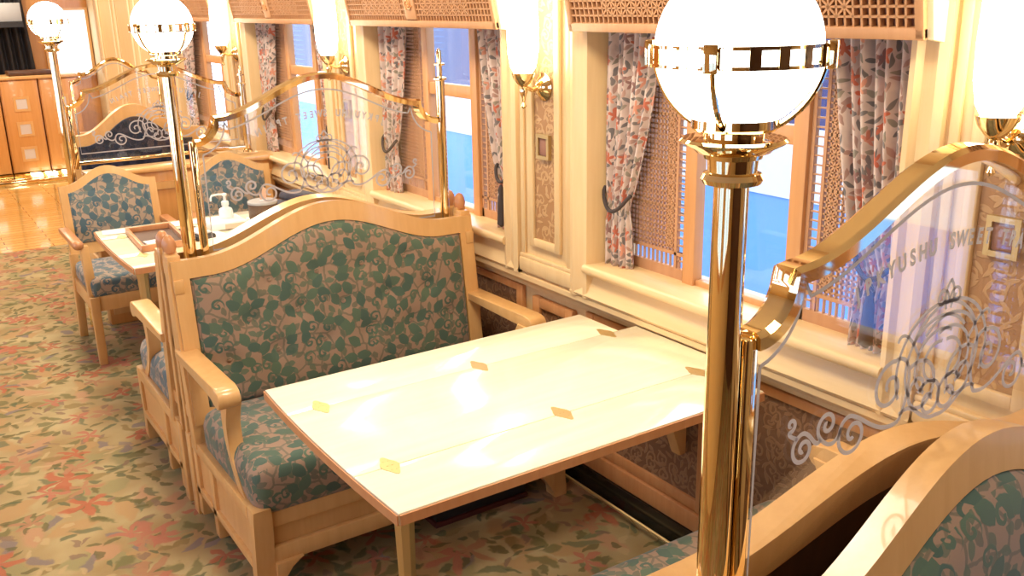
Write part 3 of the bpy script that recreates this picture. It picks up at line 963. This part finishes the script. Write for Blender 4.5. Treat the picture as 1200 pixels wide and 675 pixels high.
def lettering(y, text, mirrored, dz, i0, n):
    b = MB()
    cu = bpy.data.curves.new('tmp', 'FONT')
    for i, ch in enumerate(text, i0):
        cu.body = ch; cu.size = .033; cu.offset = .0012; cu.align_x = 'CENTER'; cu.extrude = .0003
        ob = bpy.data.objects.new('tmp', cu); COL.objects.link(ob)
        bpy.context.view_layer.update()
        me = ob.evaluated_get(bpy.context.evaluated_depsgraph_get()).to_mesh()
        u = i/(n-1); x = 1.042+.45*u
        k = x-PC
        z = 1.308+dz-.85*k*k
        ang = math.atan(-1.7*k)
        T = Matrix.Translation((x, y, z)) @ Matrix.Rotation(-ang, 4, 'Y') @ Matrix.Rotation(pi/2, 4, 'X') @ Matrix.Diagonal((.82, 1, 1, 1))
        vs = [b.bm.verts.new(T @ v.co) for v in me.vertices]
        for p in me.polygons:
            try: b.bm.faces.new([vs[q] for q in p.vertices])
            except ValueError: pass
        # small serifs
        bpy.data.objects.remove(ob)
    if mirrored:
        for v in b.bm.verts: v.co.x = 2*PC-v.co.x
    return b

def make_divider(label, y, zl, zb, zpost0, mirrored, zf, sx=1.0, ox=0.0):
    """zl: height of the frame at the stile, zb: bottom of the glass, zf: finial tip"""
    root = thing('glass_divider', label, 'divider', (ox+PC*(1-sx), y, 0), 0, 'etched glass dividers with brass frames')
    dz = zl-1.255
    top = frame_path(zl)
    pts = [(.822, zb)]+top+[(2*PC-.822, zb)]
    MB().prism(pts[::-1], 'xz', -.003, .003).build('glass_pane', M['glass'], root)
    # brass top rail: flat bar swept along the path
    b = MB(); N = len(top); L = []
    for i, (x, z) in enumerate(top):
        a = top[max(i-1, 0)]; c = top[min(i+1, N-1)]
        tx, tz = c[0]-a[0], c[1]-a[1]; l = sqrt(tx*tx+tz*tz); nx, nz = -tz/l, tx/l
        prof = [(-.022, -.010), (-.022, .006), (-.014, .012), (.014, .012), (.022, .006), (.022, -.010)]
        L.append([b.bm.verts.new((x+nx*q, p, z+nz*q)) for p, q in prof])
    for A, B in zip(L, L[1:]):
        for k in range(6): b.bm.faces.new((A[k], A[(k+1) % 6], B[(k+1) % 6], B[k]))
    b.bm.faces.new(L[0]); b.bm.faces.new(L[-1][::-1])
    b.build('top_rail', M['brass'], root)
    b = MB().box(.806, .828, -.015, .015, zpost0, zl+.008, .003)
    b.build('stile', M['brass'], root)
    if zb > .86:
        MB().box(.82, 1.72, -.014, .014, zb-.018, zb, .003).build('bottom_rail', M['brass'], root)
    MB().lathe([(.026, zpost0), (.026, zpost0+.012), (.018, zpost0+.02), (.0175, zf-.115), (.026, zf-.112), (.026, zf-.104), (.010, zf-.100), (.010, zf-.062),
                (.021, zf-.060), (.021, zf-.053), (.009, zf-.050), (.009, zf-.012), (.004, zf)], (1.733, 0, 0), 20).build('wall_post', M['brass'], root)
    bo = frame_path(zl, off=.030)
    bo = [(.845, zb+.04), (.845, bo[0][1])]+[p for p in bo if .846 < p[0] < 2*PC-.846]+[(2*PC-.845, bo[0][1]), (2*PC-.845, zb+.04)]
    MB().ribbon(bo, .0055, .0006, -.0038, closed=True).build('etched_border', M['etch'], root)
    ornament(-.0038, dz).build('etched_scrollwork', M['etch'], root)
    for word, i0 in (('JRKYUSHU', 0), ('SWEET', 9), ('TRAIN', 15)):
        lettering(-.0038, word, mirrored, dz, i0, 20).build('etched_lettering', M['etch'], root)
    root.scale = (sx, 1, 1)
    return root
make_divider('nearest etched glass divider, gold rail sweeping up at the right edge', .757, 1.272, .80, .30, False, 1.515, .95, -.005)
make_divider('etched glass divider standing behind the green sofa', 3.105, 1.255, .86, .30, True, 1.515)
make_divider('etched glass divider on the low wooden wall behind the armchairs', 5.41, 1.19, .905, .868, True, 1.36)

# ------------------------------------------------------------------ low wall behind the chairs, far small divider, navy sofa
b = MB().box(.86, 1.86, 5.36, 5.46, 0, .82, .004)
lw = tag(b.build('partition_counter', M['cabinet']), 'low wooden partition wall behind the two armchairs', 'partition')
MB().box(.84, 1.86, 5.335, 5.485, .82, .85, .008).build('cap_board', M['maple'], lw)
for z in (.06, .72): MB().box(.88, 1.84, 5.35, 5.36, z, z+.04).build('moulding', M['maple'], lw)

# navy sofa beyond the low wall
def navy_sofa():
    root = thing('sofa', 'navy sofa with arched pale frame seen through the far etched glass', 'sofa', (1.32, 6.35, 0), 0)
    hw = .40
    ou = loop_arch(hw, .36, .93, 1.10); inn = loop_arch(hw-.06, .41, .86, 1.02, hwref=hw-.03)
    MB().ring_prism(ou, inn, -.03, .03).build('back_frame', M['maple'], root)
    MB().prism(loop_arch(hw-.055, .40, .865, 1.025, hwref=hw-.025), 'xz', -.05, .01, .01).build('back_cushion', M['navy'], root)
    MB().box(-hw+.02, hw-.02, -.58, -.05, .26, .43, .04, 4).build('seat_cushion', M['navy'], root)
    MB().box(-hw, hw, -.58, 0, .12, .26, .01).build('seat_frame', M['maple'], root)
    for sx in (-1, 1):
        for yy in (-.55, -.05): MB().box(sx*(hw-.04)-.025, sx*(hw-.04)+.025, yy-.025, yy+.025, 0, .12, .004).build('leg', M['maple'], root)
    return root
navy_sofa()

# the small divider in the far corner
root = thing('glass_divider', 'small arched brass divider in the far corner against the cream wall', 'divider', (0, 7.65, 0), 0, 'etched glass dividers with brass frames')
def small_top():
    L = [(1.20+.012*q, 1.16+.004*q) for q in range(3)]
    L += [(1.25+.012*cos(a), 1.175+.03*(1+sin(a))) for a in (-.8, 0, .8)]
    for q in range(25):
        u = q/24; x = 1.275+.46*u; L.append((x, 1.215+.10*(.5*(1-cos(2*pi*u)))))
    return L+[(1.77, 1.17), (1.81, 1.16)]
tp_ = small_top()
MB().tube([(x, 0, z) for x, z in tp_], .013, 8).build('top_rail', M['brass'], root)
MB().prism([(1.20, .80)]+tp_+[(1.81, .80)], 'xz', -.003, .003).build('glass_pane', M['glass'], root)
MB().ribbon([(x, z-.03) for x, z in tp_[2:-2]], .007, .0006, -.004).build('etched_border', M['etch'], root)
MB().box(1.185, 1.205, -.012, .012, 0, 1.17, .003).build('stile', M['brass'], root); MB().box(1.805, 1.825, -.012, .012, 0, 1.17, .003).build('stile', M['brass'], root)
MB().box(1.205, 1.805, -.02, .02, 0, .80, .004).build('base_panel', M['cabinet'], root)

# ------------------------------------------------------------------ armchairs
def make_armchair(label, loc, rz):
    root = thing('armchair', label, 'chair', loc, rz, 'leaf-patterned armchairs at the far table')
    hw = .238; wood = M['maple']
    lean = Matrix.Translation((0, -.02, .42)) @ Matrix.Rotation(-math.radians(9), 4, 'X') @ Matrix.Translation((0, 0, -.42))
    def lp(hw, z0, ze, zp, hr): 
        n = 24; top = [(hw-2*hw*q/n, ze+(zp-ze)*bell((hw-2*hw*q/n)/hr, .9)) for q in range(n+1)]
        return [(-hw, z0), (hw, z0)]+top
    b = MB().ring_prism(lp(hw, .46, .815, .90, hw), lp(hw-.042, .52, .775, .855, hw-.02), -.02, .02)
    es = [e for e in b.bm.edges if e.is_manifold and e.calc_face_angle(0) > 1.0]
    bmesh.ops.bevel(b.bm, geom=es, offset=.004, segments=2, affect='EDGES')
    b.xf(lean).build('back_frame', wood, root)
    MB().prism(lp(hw-.038, .516, .778, .858, hw-.018), 'xz', -.032, .014, .012).xf(lean).build('back_cushion', M['fabric_blue'], root, ang=50)
    MB().box(-hw+.008, hw-.008, -.475, -.03, .335, .435, .03, 4).build('seat_cushion', M['fabric_blue'], root, ang=60)
    b = MB().box(-hw, hw, -.47, -.44, .27, .345, .004).box(-hw, hw, -.03, .0, .27, .345, .004)
    for s in (-1, 1): b.box(s*(hw-.014)-.014, s*(hw-.014)+.014, -.45, -.02, .27, .345, .004)
    b.build('seat_frame', wood, root)
    for s in (-1, 1):
        x0, x1 = s*(hw-.014)-.02, s*(hw-.014)+.02
        MB().prism([(-.485, .345), (-.445, .345), (-.448, 0), (-.474, 0)], 'yz', x0, x1, .004).build('leg', wood, root)
        MB().prism([(-.04, .47), (.0, .47), (.07, .0), (.04, .0), (-.04, .34)], 'yz', x0, x1, .004).build('leg', wood, root)
        xa = s*(hw+.012)
        MB().box(xa-.024, xa+.024, -.40, .0, .582, .608, .006).sphere((xa, -.405, .594), .026, 12, (1, 1, .9)).build('arm', M['finial'], root)
        MB().prism([(-.405, .585), (-.365, .585), (-.40, .47), (-.415, .34), (-.455, .34), (-.445, .47)], 'yz', x0, x1, .004).build('arm_support', wood, root)
    return root
make_armchair('blue leaf-patterned armchair at the aisle end of the far table', (.925, 5.22, 0), 0)
make_armchair('blue leaf-patterned armchair nearer the window, behind the pump bottle', (1.56, 5.24, 0), 0)

# ------------------------------------------------------------------ things on the far table (top z .70)
TZ = .7020
root = thing('menu_tray', 'shallow wooden tray with dark lining at the aisle end of the far table', 'tray', (.915, 4.235, TZ), -.05)
o = [(-.10, -.20), (.10, -.20), (.10, .20), (-.10, .20)]
b = MB()
b.box(-.10, .10, -.20, -.185, 0, .028, .003); b.box(-.10, .10, .185, .20, 0, .028, .003)
b.box(-.10, -.085, -.185, .185, 0, .028, .003); b.box(.085, .10, -.185, .185, 0, .028, .003)
b.build('rim', M['finial'], root)
MB().box(-.085, .085, -.185, .185, 0, .006).build('lining', M['darkwood'], root)
tag(MB().box(-.055, .05, -.06, .06, 0, .004).build('note_card', M['paper'], None, (.905, 4.14, TZ+.0062), (0, 0, .1)), 'white card lying in the wooden tray', 'card')
root = thing('pen_pouch', 'black pouch with white wrapped packets leaning on the wooden tray', 'pouch', (1.075, 4.20, TZ), .15)
MB().box(-.045, .045, -.11, .11, 0, .022, .008).build('pouch', M['blackm'], root)
MB().box(-.03, .03, -.09, .02, .0225, .034, .004).build('packet', M['white'], root)
tag(MB().box(-.045, .045, -.10, .10, 0, .003).build('note_card', M['paper'], None, (.84, 4.50, TZ), (0, 0, 1.45)), 'white paper slip by the far edge of the tray', 'card')
tag(MB().box(-.05, .05, -.12, .12, 0, .003).build('note_card', M['paper'], None, (1.09, 4.49, TZ), (0, 0, 1.5)), 'white paper slip on the table behind the brass post', 'card')
tag(MB().box(-.06, .06, -.07, .07, 0, .003).build('note_card', M['paper'], None, (1.13, 4.16, TZ), (0, 0, .2)), 'white paper sheet in front of the white holder', 'card')
root = thing('card_holder', 'low white holder with a pump bottle standing on it', 'holder', (1.235, 4.31, TZ), .0)
MB().box(-.085, .085, -.085, .085, 0, .035, .008).build('body', M['white'], root)
MB().box(.085, .097, -.085, -.06, 0, .04, .003).build('foot', M['white'], root)
MB().box(-.02, .08, -.0865, -.085, .004, .026).build('front_label', M['pink'], root)
root = thing('pump_bottle', 'white sanitizer pump bottle on the white holder', 'bottle', (1.255, 4.33, TZ+.0353), .0)
MB().lathe([(.030, 0), (.032, .004), (.032, .030), (.028, .042), (.014, .05), (.013, .058)], n=24).build('bottle_body', M['white'], root)
b = MB().lathe([(.017, .058), (.017, .074), (.012, .078), (.006, .08), (.006, .10), (.011, .102), (.011, .112), (.004, .114)], n=16)
b.tube([(0, 0, .108), (-.03, -.004, .112), (-.06, -.008, .110), (-.066, -.009, .098), (-.066, -.009, .086)], .005, 8)
b.build('pump', M['white'], root)
root = thing('round_tin', 'dark brown round tin with a grey lid beside the pump bottle', 'tin', (1.435, 4.34, TZ), 0)
MB().lathe([(.066, 0), (.068, .004), (.068, .075), (.064, .078)], n=32).build('tin_body', M['darkwood'], root)
MB().lathe([(.070, .078), (.070, .088), (.066, .091)], n=32).build('lid', M['grey'], root)
root = thing('card_stand', 'small pink card standing on the grey tin lid', 'card stand', (1.44, 4.335, TZ+.0913), .35)
MB().lathe([(.018, 0), (.018, .003), (.004, .006)], n=16).build('stand_base', M['white'], root)
MB().prism([(-.018, .006), (.016, .006), (.022, .05), (.006, .062), (-.014, .055), (-.022, .03)], 'xz', -.002, .002).build('card', M['pink'], root)
root = thing('folded_cloth', 'dark navy folded cloth on the table beyond the round tin', 'cloth', (1.62, 4.44, TZ), .2)
b = MB().box(-.10, .10, -.11, .11, 0, .045, .018, 3); b.build('lower_fold', M['navy'], root)
MB().box(-.02, .10, -.09, .10, .045, .085, .018, 3).build('upper_fold', M['navy'], root)

# ------------------------------------------------------------------ far end: cabinets, alcove, windows
def cabinet(label, x0, x1, first):
    root = thing('cabinet', label, 'cabinet', ((x0+x1)/2, 10.95, 0), 0, 'honey wood cabinets at the far end')
    h = (x1-x0)/2-.004
    MB().box(-h, h, .02, .42, .05, 1.0, .004).build('body', M['cabinet'], root)
    d = MB().box(-h+.008, h-.008, -.002, .018, .06, .985, .004).build('door', M['cabinet'], root)
    for z in (.755, .50, .245):
        c = .0
        fr = MB().ring_prism([(c-.075, z-.075), (c+.075, z-.075), (c+.075, z+.075), (c-.075, z+.075)],
                        [(c-.05, z-.05), (c+.05, z-.05), (c+.05, z+.05), (c-.05, z+.05)], -.012, 0).build('window_frame', M['maple'], d)
        MB().box(c-.05, c+.05, -.004, -.001, z-.05, z+.05).build('mirror_inlay', M['mirror'], d)
    MB().box(-h, h, -.01, .0, .0, .05).build('kick_strip', M['brass'], root)
    return root
cabinet('honey wood cabinet door with three mirrored squares at the left edge', .66, 1.035, True)
cabinet('honey wood cabinet door with three mirrored squares, middle of the row', 1.039, 1.40, False)
cabinet('honey wood cabinet door with three mirrored squares, by the third brass post', 1.404, 1.78, False)
tag(MB().box(.66, 1.78, 10.93, 11.39, 1.0, 1.03, .006).build('counter_top', M['maple']), 'continuous wooden top across the far cabinets', 'counter top')
tag(MB().box(1.15, 1.56, 11.0, 11.3, 1.031, 1.075, .01).build('serving_tray', M['darkwood']), 'flat dark tray on the far cabinet top', 'tray')
tag(MB().box(.6, 1.85, 10.55, 10.62, 0, .035, .006).build('brass_step_edge', M['brass']), 'brass edged step strip on the parquet before the cabinets', 'step')
fl = MB()
root = thing('foot_light', 'row of small lit floor lamps at the foot of the cabinets', 'floor lamp', (1.25, 10.88, 0))
MB().box(-.55, .55, -.02, .02, 0, .012, .003).build('housing', M['brass'], root)
for x in (-.42, .0, .14, .30): MB().box(x-.05, x+.05, -.022, .0, .012, .045, .004).build('lens', M['ceilglow'], root)

# alcove and lit things on the end wall
root = thing('dark_drape', 'dark drape hanging in the far doorway at the left edge', 'drape', (1.40, 11.9, 0), 0)
def dr(u, v): return (-.55+.62*u+.10*(1-v)*u, .03*sin(2*pi*7*u), .02+2.1*v)
o = MB().grid(dr, 80, 12).build('cloth', M['blackm'], root, ang=80); so = o.modifiers.new('t', 'SOLIDIFY'); so.thickness = .004
tag(MB().box(.95, 1.44, 11.65, 11.80, 1.5555, 1.75, .01).build('equipment_box', M['grey']), 'grey box mounted high in the dark far doorway', 'box')
struct(MB().box(.95, 1.44, 11.62, 11.82, 1.50, 1.555).build('trim_8', M['blackm']))
root = thing('lit_window', 'bright white window panel on the far wall beyond the third lamp', 'window', (1.92, 11.96, 1.30))
o = [(-.23, -.33), (.20, -.33), (.20, .36), (-.23, .36)]
MB().ring_prism([(-.26, -.36), (.23, -.36), (.23, .39), (-.26, .39)], o, -.03, .03).build('frame', M['maple'], root)
MB().box(-.23, .20, -.005, .015, -.33, .36).build('panel', m_emit('lit_white_panel', (1, .96, .88, 1), 2.2), root)
root = thing('display_case', 'tall cream display case with glass doors in the far corner', 'display case', (2.325, 11.79, 0))
MB().box(-.165, .165, -.15, .18, 0, 2.0, .006).build('body', M['cream'], root)
for s in (-1, 1):
    MB().ring_prism([(s*.085-.08, .98), (s*.085+.08, .98), (s*.085+.08, 1.95), (s*.085-.08, 1.95)], [(s*.085-.055, 1.03), (s*.085+.055, 1.03), (s*.085+.055, 1.9), (s*.085-.055, 1.9)], -.17, -.15).build('door', M['wall'], root)
    MB().box(s*.085-.055, s*.085+.055, -.162, -.156, 1.03, 1.9).build('pane', M['mirror'], root)

# ------------------------------------------------------------------ ceiling lamps (out of frame, light the car)
def area(name, loc, size, power, col, rot=(0, 0, 0), sy=None):
    l = bpy.data.lights.new(name, 'AREA'); l.energy = power; l.color = col; l.size = size
    if sy: l.shape = 'RECTANGLE'; l.size_y = sy
    o = bpy.data.objects.new(name, l); COL.objects.link(o); o.location = loc; o.rotation_euler = rot
    return o
WARM = (1, .90, .72)
cl0 = None
for i, y in enumerate((-1.2, .35, 1.9, 3.45, 5.0, 6.55, 8.1, 9.7, 11.2)):
    if cl0 is None:
        cl0 = thing('ceiling_lamp', 'flush round ceiling lamp with brass rim over the aisle', 'ceiling lamp', (1.0, y, CEIL), 0, 'flush ceiling lamps')
        MB().lathe([(.13, -.0), (.145, -.004), (.145, -.022), (.125, -.03), (.12, -.02)], n=32).build('rim', M['brass'], cl0)
        MB().lathe([(.118, -.018), (.118, -.026), (.09, -.034), (.01, -.038)], n=32).build('diffuser', M['ceilglow'], cl0)
    else:
        o = copy_tree(cl0); o.location.y = y
    area('ceiling_light', (1.0, y, CEIL-.05), .5, (2.5, 5, 23, 25, 23, 22, 22, 22, 22)[i], WARM)

# ------------------------------------------------------------------ outside the windows
struct(MB().box(-14, 14, Y0-4, 14, -1.0, -.9).build('ground', M['extground']))
root = thing('neighbour_train', 'blue and white railway carriage standing outside the windows', 'train', (5.6, 4, -.9), 0)
MB().box(0, .3, -10, 12, .15, 1.10).build('lower_side', M['extblue'], root)
MB().box(-.01, .3, -10, 12, 1.10, 1.64).build('white_band', M['extwhite'], root)
MB().box(0, .3, -10, 12, 1.64, 2.45).build('window_band', M['extdark'], root)
MB().box(-.02, .3, -10, 12, 2.45, 2.9).build('roof_edge', M['extwhite'], root)

w = bpy.data.worlds.new('sky'); S.world = w; w.use_nodes = True
nt = w.node_tree; nt.nodes.clear()
bg = nt.nodes.new('ShaderNodeBackground'); bg.inputs[0].default_value = (.62, .77, 1.0, 1); bg.inputs[1].default_value = 5.5
ow = nt.nodes.new('ShaderNodeOutputWorld'); nt.links.new(bg.outputs[0], ow.inputs[0])

S.view_settings.view_transform = 'Standard'; S.view_settings.look = 'None'
S.view_settings.exposure = 0.0; S.view_settings.gamma = 1.0; S.view_settings.use_curve_mapping = False
S.cycles.use_denoising = True
S.cycles.caustics_reflective = False; S.cycles.caustics_refractive = False
S.cycles.max_bounces = 10; S.cycles.transparent_max_bounces = 24
